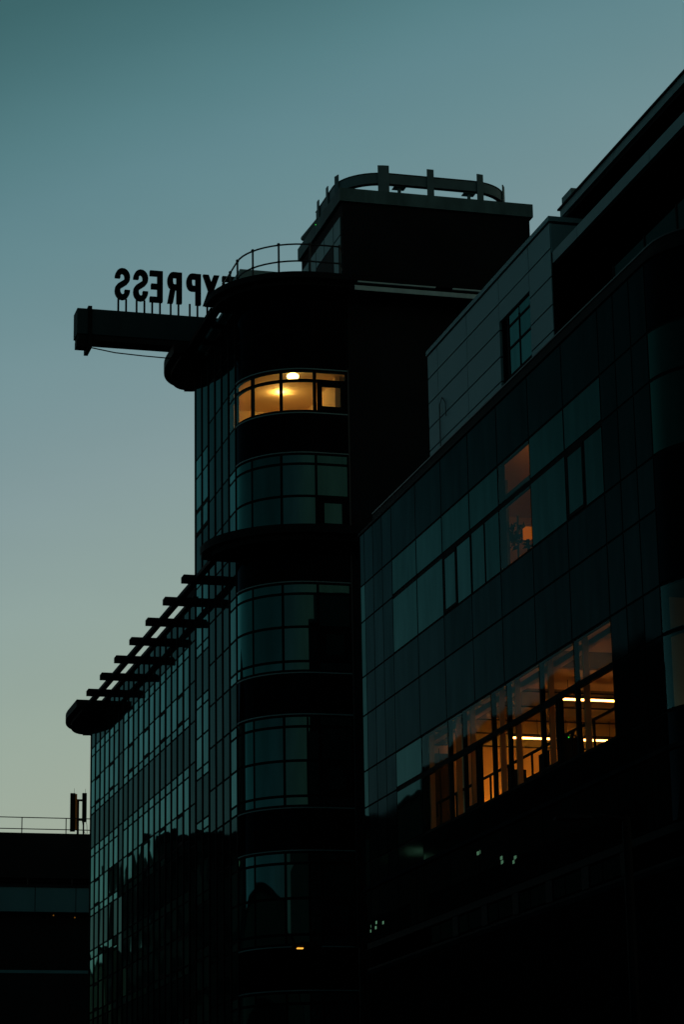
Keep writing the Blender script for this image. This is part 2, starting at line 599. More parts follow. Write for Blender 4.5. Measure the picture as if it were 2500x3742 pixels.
# cavity backing, left open behind the lit room
strip(TP, 0, TP.len, TA + .05, TT, -.11, .05, M['backing'], tower, 'backing_wall')
strip(TP, 0, ty(74.1), TA - 1.35, TA + .05, -.11, .05, M['backing'], tower, 'backing_wall')
strip(TP, SW, TP.len, TA - 1.35, TA + .05, -.11, .05, M['backing'], tower, 'backing_wall')
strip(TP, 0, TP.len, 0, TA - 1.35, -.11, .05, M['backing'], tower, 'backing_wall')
for y in lcols:
    mullion(TP, ty(y), 2, TT, tower, .06, .028)
for s in curve[1:3]:
    mullion(TP, s, 2, TT, tower, .085)
for s in (curve[3] + .0,):
    mullion(TP, s, 2, TT, tower, .10)
mullion(TP, SW, 2, TT, tower, .10)
# plain columns on the flat left face
for ci in (2, 3, 4):
    a, b = ty(lcols[ci]), ty(lcols[ci + 1])
    for z1, z0 in zip(lev[:-1], lev[1:]):
        cell(TP, a, b, z0, z1, M['spandrel'], tower, 'spandrel_panel')
for z in lev[1:]:
    transom(TP, ty(77.1), ty(74.1), z, tower, .07)
# stair windows, set half a storey out of step
st = [25.7] + [21.68 - PITCH_Z * i for i in range(5)]
prev = TT
for i, t in enumerate(st):
    bot = t - 2.6
    for z in (t, t - .32, t - 1.28, t - 2.28, bot):
        if i == 0 and z == t - .32:
            z = t - .63
        transom(TP, ty(79.14), ty(77.1), z, tower, .07)
    for ci in (0, 1):
        a, b = ty(lcols[ci]), ty(lcols[ci + 1])
        cell(TP, a, b, t, prev, M['spandrel'], tower, 'spandrel_panel')
        if i == 0:
            cell(TP, a, b, t - .63, t, M['pane'], tower, 'window_pane')
            cell(TP, a, b, t - 1.72, t - .63, M['pane'], tower, 'window_pane')
            sash(TP, a + .03, b - .03, bot, t - 1.72, M['pane'], tower, .12)
        else:
            for z1, z0 in zip((t, t - .32, t - 1.28, t - 2.28), (t - .32, t - 1.28, t - 2.28, bot)):
                cell(TP, a, b, z0, z1, M['pane'], tower, 'window_pane')
    prev = bot
# the column beside the curve and the curve itself
bands = [(TA, (.31, 1.29)), (TB, (.31, 1.31, 2.33, 2.63))] + [(t, (.32, 1.32, 2.35, 2.64)) for t in TOPS]
colsC = [(ty(74.1), S0)] + list(zip(curve[:-1], curve[1:]))
prev = TT
for bi, (t, ds) in enumerate(bands):
    lit = bi == 0
    zs = [t] + [t - d for d in ds]
    for z in zs:
        transom(TP, ty(74.1), SW, z, tower, .085)
    for k, (a, b) in enumerate(colsC):
        sm = M['spandrel'] if k == 0 else M['black_glass']
        if bi == 0:
            cell(TP, a, b, t + 1.31, prev, sm, tower, 'spandrel_panel')
            cell(TP, a, b, t, t + 1.31, sm, tower, 'spandrel_panel')
        else:
            cell(TP, a, b, t, prev, sm, tower, 'spandrel_panel', gap=GAP if k == 0 else .012)
        for r in range(len(zs) - 1):
            if lit:
                m = M['clear'] if k == 0 else M['clear_curve']
            else:
                m = M['pane'] if k == 0 else M['pane_curve']
            if k == 4 and r == (1 if lit else 2):
                sash(TP, a + .06, b - .04, zs[r + 1] + .02, zs[r] - .02, m, tower, .15 if lit else .17)
            else:
                cell(TP, a, b, zs[r + 1], zs[r], m, tower, 'window_pane', gap=.04)
    strip(TP, S0, SW + .05, zs[0] + .03, zs[0] + .065, .02, .05, M['panel_box'], tower, 'head_flashing')
    if bi != 1:
        strip(TP, S0, SW + .05, zs[-1] - .065, zs[-1] - .03, .02, .05, M['panel_box'], tower, 'sill_flashing')
    prev = zs[-1]
strip(TP, S0, SW, .2, prev, 0, .03, M['black_glass'], tower, 'base_wall')
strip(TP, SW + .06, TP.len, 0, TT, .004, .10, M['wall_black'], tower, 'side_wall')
strip(TP, SW + .015, SW + .055, TOPS[2] - 2.7, TA + .1, .03, .04, M['rail'], tower, 'jamb_flashing')
transom(TP, S0, SW, TA + 1.31, tower, .06)
box('far_wall', M['wall_black'], tower, 16.62, 27, 79.16, 79.3, 21.0, TT)
box('rear_wall', M['wall_black'], tower, 26.9, 27.1, 71.3, 79.3, 0, TT)


def corner_plan(r, y_end, x_end=27.2, x_in=16.65, y_back=80.0):
    c = (18.5, 73.1)
    p = [(c[0] - r, y_end)]
    for k in range(17):
        a = PI / 2 * k / 16
        p.append((c[0] - r * math.cos(a), c[1] - r * math.sin(a)))
    p += [(x_end, c[1] - r), (x_end, y_back), (x_in, y_back), (x_in, y_end)]
    return p


# roof cornice: two steps, running on as a plate beside the left face to a rounded end
MB().prism(corner_plan(2.64, 73.5), 28.87, 29.02).build('cornice_lower_step', M['dark'], tower)
MB().prism(corner_plan(2.88, 73.5), 29.023, 29.21).build('cornice_upper_step', M['dark'], tower)
box('cornice_plate', M['dark'], tower, 15.80, 16.10, 73.5, 77.4, 28.87, 29.02)
box('cornice_inner_plate', M['panel_box'], tower, 16.24, 16.48, 73.5, 77.4, 28.90, 29.03)
for y in (74.6, 76.2):
    box('cornice_bracket', M['dark'], tower, 16.10, 16.49, y, y + .16, 28.80, 28.99)


def nose(x0, x1, y0, y1, yt):
    """plan of a rounded end: straight outer edge, then a quarter ellipse in to the wall line"""
    p = [(x1, y0), (x0, y0), (x0, y1)]
    for k in range(1, 13):
        a = PI / 2 * k / 12
        p.append((x1 - (x1 - x0) * math.cos(a), y1 + (yt - y1) * math.sin(a)))
    return p


MB().prism(nose(15.42, 16.47, 77.4, 78.6, 80.9), 28.83, 29.15).build('cornice_end', M['dark'], tower)
MB().prism(nose(15.66, 16.47, 77.5, 78.6, 80.75), 28.70, 28.828).build('cornice_end_soffit', M['dark'], tower)
MB().prism([(16.472, 79.36), (16.472, 80.895), (16.75, 80.86), (17.0, 80.7), (17.2, 80.3), (17.35, 79.36)], 28.70, 29.148).build('cornice_return', M['dark'], tower)
# ledge slab between the floors, same corner
MB().prism(corner_plan(2.85, 73.4, 27, 16.52, 73.9), 20.86, 21.03).build('ledge_lower_step', M['dark'], tower)
MB().prism(corner_plan(3.06, 73.4, 27, 16.52, 73.9), 21.033, 21.28).build('ledge_upper_step', M['dark'], tower)
# pale flashing along the roof edge of the dark side wall
box('roof_flashing', M['flashing'], tower, 19.55, 27.2, 70.17, 70.20, 28.71, 28.855)
box('roof_flashing', M['flashing'], tower, 19.64, 22.1, 70.12, 70.20, 28.94, 28.985)
box('roof_flashing', M['flashing'], tower, 22.65, 27.2, 70.12, 70.20, 28.94, 28.985)
box('roof_edge_pad', M['dark'], tower, 19.55, 27.2, 70.204, 70.46, 28.70, 28.866)
h0 = on_y(905, 985, 74.6)
MB().prism([(17.0, 74.6), (h0.x + 1.6, 74.6), (h0.x + 1.6, 76), (17.0, 76)], 29.215, h0.z).build('roof_hatch', M['panel_box'], tower)

# guard rail on the tower roof
rail = thing('roof_railing', (18.5, 73.1, 29.21), 'curved two rail steel guard rail round the tower roof edge', 'railing')
rp = [(16.57, 75.3), (16.57, 74.1), (16.57, 73.1)]
for k in range(1, 13):
    a = PI / 2 * k / 12
    rp.append((18.5 - 1.93 * math.cos(a), 73.1 - 1.93 * math.sin(a)))
rp.append((19.38, 71.17))
rp.append((19.6, 71.7))
for z in (30.45, 29.9):
    MB().tube([(x, y, z) for x, y in rp], .028, 8).build('rail', M['rail'], rail)
for x, y in ((16.57, 75.08), (16.57, 74.08), (16.57, 73.05), (16.84, 72.1), (17.5, 71.43), (18.42, 71.17), (19.36, 71.17)):
    MB().tube([(x, y, 29.21), (x, y, 30.47)], .032, 8).ball((x, y, 30.46), .055, .055, 8, 6).ball((x, y, 29.9), .05, .05, 8, 6).build('rail_post', M['rail'], rail)

# lit room behind the upper window band
def room_plan(r):
    return [(18.5 - r, 76.2), (18.5 - r, 73.1)] + [(18.5 - r * math.cos(PI / 2 * k / 12), 73.1 - r * math.sin(PI / 2 * k / 12)) for k in range(1, 13)] + [(20.6, 73.1 - r), (20.6, 76.2)]


MB().prism(room_plan(1.86), 24.75, 24.95).build('room_floor', M['plaster'], tower)
MB().prism(room_plan(1.87), 26.62, 26.8).build('room_ceiling', M['plaster'], tower)
room = [('room_back_wall', M['plaster'], (16.64, 20.6, 76.21, 76.35, 24.75, 26.8)),
        ('room_side_wall', M['plaster'], (20.61, 20.75, 71.24, 76.35, 24.75, 26.8)),
        ('room_partition', M['plaster'], (16.66, 16.72, 74.12, 76.2, 24.951, 26.618)),
        ('room_partition', M['plaster'], (19.45, 19.6, 72.3, 76.2, 24.951, 26.618))]
for nme, m, b in room:
    box(nme, m, tower, *b)
lamp = thing('ceiling_lamp', (18.02, 71.95, 26.6), 'round opal ceiling lamp glowing white behind the upper pane of the lit tower window', 'lamp')
MB().ball((18.03, 71.95, 26.42), .19, .105, 20, 10).build('globe', M['globe'], lamp)
MB().tube([(18.03, 71.95, 26.52), (18.03, 71.95, 26.62)], .05, 12).build('lamp_base', M['plaster'], lamp)
BY_ = 74.1
bp_ = EYE + ray(1026, 1447) * (BY_ / ray(1026, 1447).y)
lamp2 = thing('ceiling_lamp', (bp_.x, BY_, 26.6), 'small bare bulb throwing a yellow glow on the ceiling of the lit tower room', 'lamp')
MB().ball((bp_.x, BY_, bp_.z), .04, .04, 12, 8).build('bulb', M['bulb'], lamp2)
MB().tube([(bp_.x, BY_, bp_.z + .03), (bp_.x, BY_, 26.62)], .012, 8).build('lamp_base', M['plaster'], lamp2)

# ------------------------------------------------------------------ plant room on the tower roof with its crown rail
pr = thing('plant_room', (23.4, 76.7, 29.21), 'black box shaped plant room on the tower roof under a curved crown rail', 'roof building')
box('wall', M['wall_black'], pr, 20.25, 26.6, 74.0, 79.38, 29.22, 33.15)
MB().box(20.14, 26.70, 73.90, 79.48, 33.153, 33.60).build('roof_slab', M['fascia'], pr)


def left_panel(nme, m, p0, p1, z0, z1, x=20.25):
    y0 = on_x(p0, 900, x).y; y1 = on_x(p1, 900, x).y
    return box(nme, m, pr, x - .04, x - .002, min(y0, y1), max(y0, y1), z0, z1)


left_panel('cladding_panel', M['panel_box'], 1248, 1224, 29.3, 32.05)
left_panel('cladding_panel', M['panel_box'], 1248, 1224, 32.1, 32.7)
left_panel('cladding_panel', M['panel_box'], 1222, 1190, 32.1, 32.7)
left_panel('cladding_panel', M['panel_box'], 1188, 1159, 32.1, 32.7)
left_panel('door', M['dark'], 1222, 1159, 29.3, 32.05)
left_panel('cladding_panel', M['panel_box'], 1157, 1138, 29.3, 32.7)
left_panel('cladding_panel', M['panel_box'], 1130, 1101, 29.3, 32.7)
pa, pb = on_x(1108, 872, 20.2), on_x(1163, 806, 20.2)
MB().tube([(20.2, pa.y, pa.z), (20.2, pb.y, pb.z)], .09, 10).build('roof_pipe', M['fascia'], pr)
g1 = on_x(1153.5, 821, 20.09)
MB().ball(g1, .013, .013, 8, 6).build('indicator_light', M['green'], pr)

crown = thing('crown_rail', (23.4, 76.7, 33.6), 'curved flat crown rail with upright boards on the plant room roof', 'railing')
CP = Path((20.42 + .0, 78.0), -PI / 2).line(78.0 - 75.75).arc(1.5, PI / 2).line(24.75 - 21.92).arc(1.5, PI / 2).line(2.25)
strip(CP, 0, CP.len, 34.03, 34.37, 0, .05, M['board'], crown, 'rail_band')
strip(CP, 0, CP.len, 34.0, 34.027, .02, .14, M['dark'], crown, 'rail_flange')
strip(CP, 0, CP.len, 34.373, 34.40, .02, .14, M['dark'], crown, 'rail_flange')
for s0, w in ((2.25 + 1.5 * PI / 2 - .38, .36), (2.25 + 1.5 * PI / 2 + 1.27, .23), (2.25 + 1.5 * PI / 2 + 3.0 - .02, .22)):
    strip(CP, s0, s0 + w, 33.63, 34.64, .06, .035, M['board'], crown, 'board')
for s0 in (.35, 1.55, 2.55, 2.25 + 1.5 * PI / 2 + 2.83 + 1.5 * .95):
    strip(CP, s0, s0 + .22, 33.63, 34.62, .06, .035, M['board'], crown, 'board')
for x in (22.3, 24.68):
    m = MB().tube([(x, 74.42, 33.6), (x, 74.42, 34.0)], .06, 8)
    m.box(x - .2, x + .2, 74.3, 74.6, 33.97, 34.0)
    m.build('support_post', M['fascia'], crown)
for y in (75.6, 77.2):
    MB().tube([(20.55, y, 33.6), (20.55, y, 34.0)], .06, 8).build('support_post', M['fascia'], crown)

# ------------------------------------------------------------------ roof sign
sign = thing('roof_sign', (16, 78.4, 28.95), 'cantilevered dark girder carrying big block letters EXPRESS seen from behind', 'sign')
MB().box(12.35, 19.6, 78.0, 78.75, 29.48, 30.35).build('girder', M['girder'], sign)
MB().box(12.39, 19.6, 78.05, 78.7, 29.29, 29.477).build('girder_web', M['wall_black'], sign)
MB().box(12.345, 12.70, 78.06, 78.45, 29.05, 29.286).build('end_bracket', M['dark'], sign)
MB().box(12.70, 12.83, 77.96, 78.8, 29.0, 30.44).build('end_strap', M['dark'], sign)
MB().tube([(12.66, 78.06, 29.06), (13.6, 78.0, 28.90), (14.5, 77.95, 28.84), (15.5, 77.9, 28.80)], .02, 6).build('stay_cable', M['dark'], sign)
H, ST, DEP = 1.08, .175, .15


def strokes(polys, w):
    return polys


def letter(ch, cx, w):
    """block letter facing away (+Y): local right runs towards -X, so it reads reversed from here"""
    m = MB()

    def poly(pts, lift=0):
        v = [(cx - (p[0] - .5) * w, p[1] * H + 30.85) for p in pts]
        y0, y1 = 78.2 - lift, 78.2 + DEP + lift
        n = len(v)
        a = sum(p[0] * q[1] - q[0] * p[1] for p, q in zip(v, v[1:] + v[:1]))
        if a < 0:
            v = v[::-1]
        vv = [(x, y0, z) for x, z in v] + [(x, y1, z) for x, z in v]
        f = [tuple(range(n)), tuple(range(2 * n - 1, n - 1, -1))] + [(i, n + i, n + (i + 1) % n, (i + 1) % n) for i in range(n)]
        m.add(vv, f)

    sx = ST / w            # stroke in letter units, horizontal
    sy = ST / H * .95

    def rect(x0, x1, y0, y1, lift=0):
        poly([(x0, y0), (x1, y0), (x1, y1), (x0, y1)], lift)

    def thick(pts, lift=0, half=.5):
        """a bent stroke as a chain of quads with mitred joints, widths measured in metres"""
        P = [Vector((p[0] * w, p[1] * H)) for p in pts]
        lft, rgt = [], []
        for i, p in enumerate(P):
            d = (P[min(i + 1, len(P) - 1)] - P[max(i - 1, 0)]).normalized()
            nrm = Vector((-d.y, d.x)) * ST * half
            lft.append(p + nrm); rgt.append(p - nrm)
        for i in range(len(P) - 1):
            q = [lft[i], lft[i + 1], rgt[i + 1], rgt[i]]
            poly([(a.x / w, a.y / H) for a in q], lift)

    if ch == 'E':
        rect(0, sx, 0, 1)
        rect(sx, 1, 0, sy, .002); rect(sx, 1, 1 - sy, 1, .002); rect(sx, .9, .5 - sy / 2, .5 + sy / 2, .002)
    elif ch == 'P' or ch == 'R':
        rect(0, sx, 0, 1)
        bowl = [(sx, 1 - sy / 2)] + [(.62 + (.38 - sx / 2) * math.sin(a), .725 + (.275 - sy / 2) * math.cos(a)) for a in [PI * k / 10 for k in range(11)]] + [(sx, .45 + sy / 2)]
        thick(bowl, .002)
        if ch == 'R':
            poly([(.45, .46), (.45 + sx, .46), (1.0, 0), (1.0 - sx * 1.02, 0)], .004)
    elif ch == 'X':
        poly([(0, 0), (sx * 1.08, 0), (1, 1), (1 - sx * 1.08, 1)])
        poly([(1 - sx * 1.08, 0), (1, 0), (sx * 1.08, 1), (0, 1)], .003)
    elif ch == 'S':
        rx, ry = .5 - sx / 2, .26 - sy * .5 + .02
        c1, c2 = (.5, 1 - sy / 2 - ry), (.5, sy / 2 + ry)
        pts = [(c1[0] + rx * math.cos(a), c1[1] + ry * math.sin(a)) for a in [R(-8) + (R(188)) * k / 10 for k in range(11)]]
        pts += [(.5 - rx * .93, c1[1] - ry * .45), (.5 - rx * .6, .565), (.5, .5), (.5 + rx * .6, .435), (.5 + rx * .93, c2[1] + ry * .45)]
        pts += [(c2[0] + rx * math.cos(a), c2[1] + ry * math.sin(a)) for a in [R(0) - R(188) * k / 10 for k in range(11)]]
        thick(pts)
    return m.build('letter_' + ch.lower(), M['dark'], sign)


for ch, cx, w in (('S', 13.87, .50), ('S', 14.48, .49), ('E', 15.0, .43), ('R', 15.62, .48), ('P', 16.26, .48), ('X', 16.85, .55), ('E', 17.45, .44)):
    letter(ch, cx, w)
    for dx in (-.13, .13):
        MB().tube([(cx + dx, 78.27, 30.33), (cx + dx, 78.27, 30.87)], .036, 6).box(cx + dx - .07, cx + dx + .07, 78.18, 78.36, 30.34, 30.375).build('letter_post', M['dark'], sign)

# ------------------------------------------------------------------ pergola along the wing
pg = thing('pergola', (16, 85, 20.8), 'black ladder like pergola with cross beams above the wing windows', 'pergola')
box('outer_plate', M['dark'], pg, 15.80, 16.0, 73.4, 96.3, 20.90, 21.02)
bm_ = MB()
xs = [(15.42, 21.02), (15.42, 20.83), (16.49, 20.83), (16.49, 21.10), (15.48, 21.10)]
beam_mesh = None
for k in range(8):
    y = 73.12 + 3.0 * k
    if beam_mesh is None:
        v = [(x, -.07, z) for x, z in xs] + [(x, .07, z) for x, z in xs]
        beam_mesh = MB().add(v, [(0, 1, 2, 3, 4), (9, 8, 7, 6, 5)] + [(i, 5 + i, 5 + (i + 1) % 5, (i + 1) % 5) for i in range(5)]).mesh('cross_beam', M['dark'])
    link(bpy.data.objects.new('cross_beam', beam_mesh), pg, T(0, y, -.004 if k else .002))
MB().prism(nose(15.40, 16.47, 96.3, 98.4, 101.4), 20.84, 21.12).build('end_block', M['dark'], pg)
MB().prism(nose(15.62, 16.47, 96.35, 98.4, 101.2), 20.68, 20.837).build('end_soffit', M['dark'], pg)
MB().prism([(16.472, 99.9), (16.472, 101.395), (16.9, 101.35), (17.2, 101.0), (17.4, 100.5), (17.5, 99.9)], 20.68, 21.118).build('end_return', M['dark'], pg)

# ------------------------------------------------------------------ corner block (right)
blk = thing('corner_block', (20, 49, 0), 'dark glass office block with wide window bands and an orange lit office floor', 'office building')
BP = Path((17.3, 59.6), PI).line(.4).arc(.4, PI / 2).line(59.2 - 40.0).arc(1.6, PI / 2).line(6.0)
B0 = .4 + .4 * PI / 2


def by(y):
    return B0 + 59.2 - y


BTOP = 17.97
T1, T1m, T1b, ZJ, T2, T2m, T2b, ZS = 16.66, 15.75, 14.38, 13.42, 12.06, 11.18, 9.85, 9.23
AE = by(40.0) + 1.6 * PI / 2
cb = [59.2, 58.82, 58.04, 57.24, 56.42, 54.42, 52.42, 50.42, 48.45, 46.45, 44.42, 42.40, 41.58, 40.78, 40.0]
c2 = [56.42, 54.36, 52.36, 51.33, 49.36, 48.35, 46.35, 44.38, 42.40]
# backing, left open behind the lit floors
strip(BP, 0, BP.len, T1 + .1, BTOP - .1, -.11, .05, M['backing'], blk, 'backing_wall')
strip(BP, 0, by(48.45), T1b - .05, T1 + .1, -.11, .05, M['backing'], blk, 'backing_wall')
strip(BP, by(46.45), BP.len, T1b - .05, T1 + .1, -.11, .05, M['backing'], blk, 'backing_wall')
strip(BP, 0, BP.len, T2 + .05, T1b - .05, -.11, .05, M['backing'], blk, 'backing_wall')
strip(BP, 0, by(54.36), T2b - .05, T2 + .05, -.11, .05, M['backing'], blk, 'backing_wall')
strip(BP, by(42.40), by(40.0), T2b - .05, T2 + .05, -.11, .05, M['backing'], blk, 'backing_wall')
strip(BP, 0, BP.len, 0, T2b - .05, -.11, .05, M['backing'], blk, 'backing_wall')
rows = [BTOP, T1, T1m, T1b, ZJ, T2, T2m, T2b, ZS]
for y in cb:
    if 42.5 < y < 56.3:
        for z0, z1 in ((T1b, BTOP), (T2, T1b)):
            mullion(BP, by(y), z0, z1, blk, .07)
    else:
        mullion(BP, by(y), ZS, BTOP, blk, .06)
for y in c2[1:-1]:
    mullion(BP, by(y), T2b, T2, blk, .075)
for z in rows[1:]:
    transom(BP, B0 - .5, AE + 5.5, z, blk, .11 if z in (T1m, T2m) else .07)
cell(BP, B0 - .4 * PI / 2, B0, ZS, T2, M['pane_block'], blk, 'corner_panel')
cell(BP, B0 - .4 * PI / 2, B0, T2, T1, M['pane_block'], blk, 'corner_panel')
cell(BP, B0 - .4 * PI / 2, B0, T1, BTOP, M['spandrel_block'], blk, 'corner_panel')
for ci, (y1, y0) in enumerate(zip(cb[:-1], cb[1:])):
    a, b = by(y1), by(y0)
    win = 42.3 < y0 and y1 < 56.5
    for r, (z1, z0) in enumerate(zip(rows[:-1], rows[1:])):
        if win and r in (1, 2, 5, 6):
            continue
        m = M['pane_block'] if ci == 0 and r > 0 else M['spandrel_block']
        cell(BP, a, b, z0, z1, m, blk, 'spandrel_panel', gap=.022)
    cell(BP, a, b, 7.95, ZS, M['lower_glass'], blk, 'lower_panel', gap=.02)
# upper window band
for y1, y0 in zip(cb[4:11], cb[5:12]):
    lit = abs(y1 - 48.45) < .01
    m = M['clear'] if lit else M['pane_block']
    a, b = by(y1), by(y0)
    cell(BP, a, b, T1m + .03, T1, m, blk, 'window_pane')
    if abs(y1 - 52.42) < .01 or abs(y1 - 44.42) < .01:
        sash(BP, a + .03, (a + b) / 2 - .04, T1b + .03, T1m - .04, m, blk, .07, .03, 0)
        cell(BP, (a + b) / 2 + .04, b, T1b, T1m - .05, m, blk, 'window_pane', gap=.035)
        mullion(BP, (a + b) / 2, T1b, T1m, blk, .12)
    elif abs(y1 - 50.42) < .01:
        cell(BP, a + .08, (a + b) / 2 - .02, T1b, T1m - .03, m, blk, 'window_pane')
        cell(BP, (a + b) / 2 + .02, b, T1b, T1m - .03, m, blk, 'window_pane')
        mullion(BP, (a + b) / 2, T1b, T1m, blk, .07)
    else:
        cell(BP, a, b, T1b, T1m - .03, m, blk, 'window_pane')
# lower, lit window band
for k, (y1, y0) in enumerate(zip(c2[:-1], c2[1:])):
    m = M['pane_block'] if k == 0 else M['clear']
    a, b = by(y1), by(y0)
    cell(BP, a, b, T2m + .03, T2, m, blk, 'window_pane')
    if k in (3, 6):
        sash(BP, a + .03, (a + b) / 2 - .06, T2b + .03, T2m - .04, m, blk, .06, .03, 0)
        cell(BP, (a + b) / 2 + .06, b, T2b, T2m - .05, m, blk, 'window_pane', gap=.035)
        mullion(BP, (a + b) / 2, T2b, T2m, blk, .11)
    else:
        cell(BP, a, b, T2b, T2m - .03, m, blk, 'window_pane')
# rounded right hand corner
for a, b in ((by(40.0), by(40.0) + 1.6 * PI / 4), (by(40.0) + 1.6 * PI / 4, AE), (AE, AE + 2), (AE + 2, AE + 4)):
    cell(BP, a, b, T1, BTOP, M['black_glass'], blk, 'spandrel_panel')
    cell(BP, a, b, T1m, T1, M['curve_block'], blk, 'window_pane')
    cell(BP, a, b, T1b, T1m, M['curve_block'], blk, 'window_pane')
    cell(BP, a, b, T2, T1b, M['black_glass'], blk, 'spandrel_panel')
    cell(BP, a, b, T2m, T2, M['clear_curve'], blk, 'window_pane')
    cell(BP, a, b, T2b, T2m, M['clear_curve'], blk, 'window_pane')
    cell(BP, a, b, 7.95, T2b, M['black_glass'], blk, 'spandrel_panel')
strip(BP, B0, AE + 5, ZS - .05, ZS + .03, .06, .08, M['ledge'], blk, 'string_course')
strip(BP, B0 - .3, AE + 5, BTOP, BTOP + .06, .03, .3, M['dark'], blk, 'parapet_coping')
strip(BP, by(58.4), AE + 5, BTOP + .10, BTOP + .34, -.12, .3, M['dark'], blk, 'parapet_upstand')
strip(BP, by(58.4), AE + 5, BTOP + .343, BTOP + .375, -.10, .34, M['rail'], blk, 'parapet_flashing')
# clerestory windows above the street floor, in pairs between piers
ZC0, ZC1 = 7.37, 7.78
strip(BP, B0, AE + 5, 0.2, 7.2, -.0, .05, M['base'], blk, 'base_wall')
strip(BP, B0, AE + 5, 7.2, 7.30, .02, .07, M['ledge'], blk, 'window_ledge')
strip(BP, B0, AE + 5, 7.302, 7.36, .0, .05, M['dark'], blk, 'window_sill')
strip(BP, B0, AE + 5, ZC1 + .02, 7.94, .0, .05, M['dark'], blk, 'window_head')
for k in range(6):
    y1 = 53.95 - 1.99 * k
    cell(BP, by(y1), by(y1 - .66), ZC0, ZC1, M['pane_block'], blk, 'window_pane')
    cell(BP, by(y1 - .66), by(y1 - 1.58), ZC0, ZC1, M['pane_block'], blk, 'window_pane')
    strip(BP, by(y1 - 1.58) + .02, by(y1 - 1.99) - .02, ZC0, ZC1, .02, .08, M['dark'], blk, 'pier')
# building body
box('rear_wall', M['wall_black'], blk, 29.8, 30, 38.5, 59.5, 0, 17.6)
box('far_wall', M['grey_stone'], blk, 17.4, 29.8, 59.45, 59.6, 0, 17.6)
box('roof', M['wall_black'], blk, 17.0, 30, 40.2, 59.3, 17.3, 17.6)

# stair core standing up behind the penthouse
box('stair_core', M['grey_stone'], blk, 21.3, 29.7, 56.6, 59.4, 17.6, 22.4)

# lit open office floor
off = [('office_floor', M['timber'], (16.66, 23.5, 40.05, 57.6, 9.4, 9.6)),
       ('office_ceiling', M['ceiling_dark'], (16.62, 23.5, 40.05, 57.6, 12.62, 12.9)),
       ('office_end_wall', M['timber'], (16.62, 23.5, 57.6, 57.75, 9.4, 12.9)),
       ('office_back_wall', M['ceiling_dark'], (23.5, 23.65, 40.05, 57.75, 9.4, 12.9)),
       
       ('added_partition', M['timber'], (16.95, 23.5, 42.9, 43.02, 9.6, 12.61)),  # added to keep direct strip light out of the corner room
       ('blind_box', M['beam_tan'], (16.84, 16.98, 42.4, 56.4, 11.98, 12.10)),
       ('ceiling_edge', M['beam_tan'], (16.985, 17.0, 42.4, 57.5, 12.44, 12.615))]
for nme, m, b in off:
    box(nme, m, blk, *b)
for y0, y1 in ((43.4, 46.84), (48.5, 50.5)):
    box('ceiling_raft', M['beam_tan'], blk, 17.0, 23.4, y0, y1, 12.42, 12.60)
for y0, y1 in ((46.88, 48.46), (50.54, 57.5)):
    box('ceiling_raft', M['ceiling_dark'], blk, 17.0, 23.4, y0, y1, 12.45, 12.61)
for k in range(5):
    box('ceiling_seam', M['dark'], blk, 17.0, 23.4, 50.9 + 1.6 * k, 50.94 + 1.6 * k, 12.43, 12.449)
for y in (54.36, 52.36, 51.33, 49.36, 48.35, 46.35, 44.38):
    box('window_column', M['column'], blk, 16.66, 16.77, y - .09, y - .03, 9.6, 12.5)
box('window_column', M['timber'], blk, 17.6, 17.9, 55.6, 55.9, 9.6, 12.5)
box('window_column', M['timber'], blk, 17.15, 17.4, 53.2, 53.45, 9.6, 12.5)
bal = MB()
for y0, y1 in ((42.5, 49.8), (50.0, 56.0)):
    bal.tube([(17.05, y0, 10.66), (17.05, y1, 10.66)], .03, 6)
    y = y0
    while y < y1:
        bal.tube([(17.05, y, 9.6), (17.05, y, 10.66)], .025, 6)
        y += 1.2
bal.build('balustrade', M['dark'], blk)
for k in range(5):
    box('wall_seam', M['dark'], blk, 17.9 + 1.05 * k, 17.915 + 1.05 * k, 57.585, 57.598, 9.6, 12.4)
for x, y, l, lab in ((18.1, 49.5, 3.0, 'long strip light nearest the right end of the lit office floor, highest in the photo'),
                     (18.5, 53.9, .75, 'short left piece of the far strip light line in the lit office'),
                     (19.32, 53.9, .62, 'middle piece of the far strip light line in the lit office'),
                     (19.98, 53.9, 1.0, 'right hand piece of the far strip light line in the lit office'),
                     (18.3, 45.3, 3.0, 'nearest strip light, added to light the window columns of the lit office, mostly behind the ceiling edge')):  # last strip is added so the column faces catch light
    s = thing('strip_light', (x + l / 2, y, 12.0), lab, 'strip light', 'strip lights in the lit office')
    box('tube', M['strip'], s, x, x + l, y - .025, y + .025, 11.985, 12.02)
    box('light_housing', M['dark'], s, x, x + l, y - .045, y + .045, 12.023, 12.06)
    for q in (.15, l - .15):
        MB().tube([(x + q, y, 12.06), (x + q, y, 12.75)], .006, 5).build('hanger', M['dark'], s)
for x0, x1, y, lab in ((18.5, 21.8, 57.15, 'added, unseen floor level washer lamp below the end wall of the lit office'),):
    s = thing('fill_lamp', ((x0 + x1) / 2, y, 9.6), lab, 'lamp')  # unseen lamp added to light the end wall from below
    box('tube', M['fill'], s, x0, x1, y, y + .08, 9.66, 9.72)
    box('shield', M['dark'], s, x0, x1, y - .06, y - .02, 9.602, 9.82)
gpt = on_y(2080, 2694, 53.6)
tag(MB().ball(gpt, .012, .012, 8, 6).build('indicator_light', M['green']), 'tiny green indicator light above the strip lights in the office', 'indicator light')

# desks and chairs by the office window


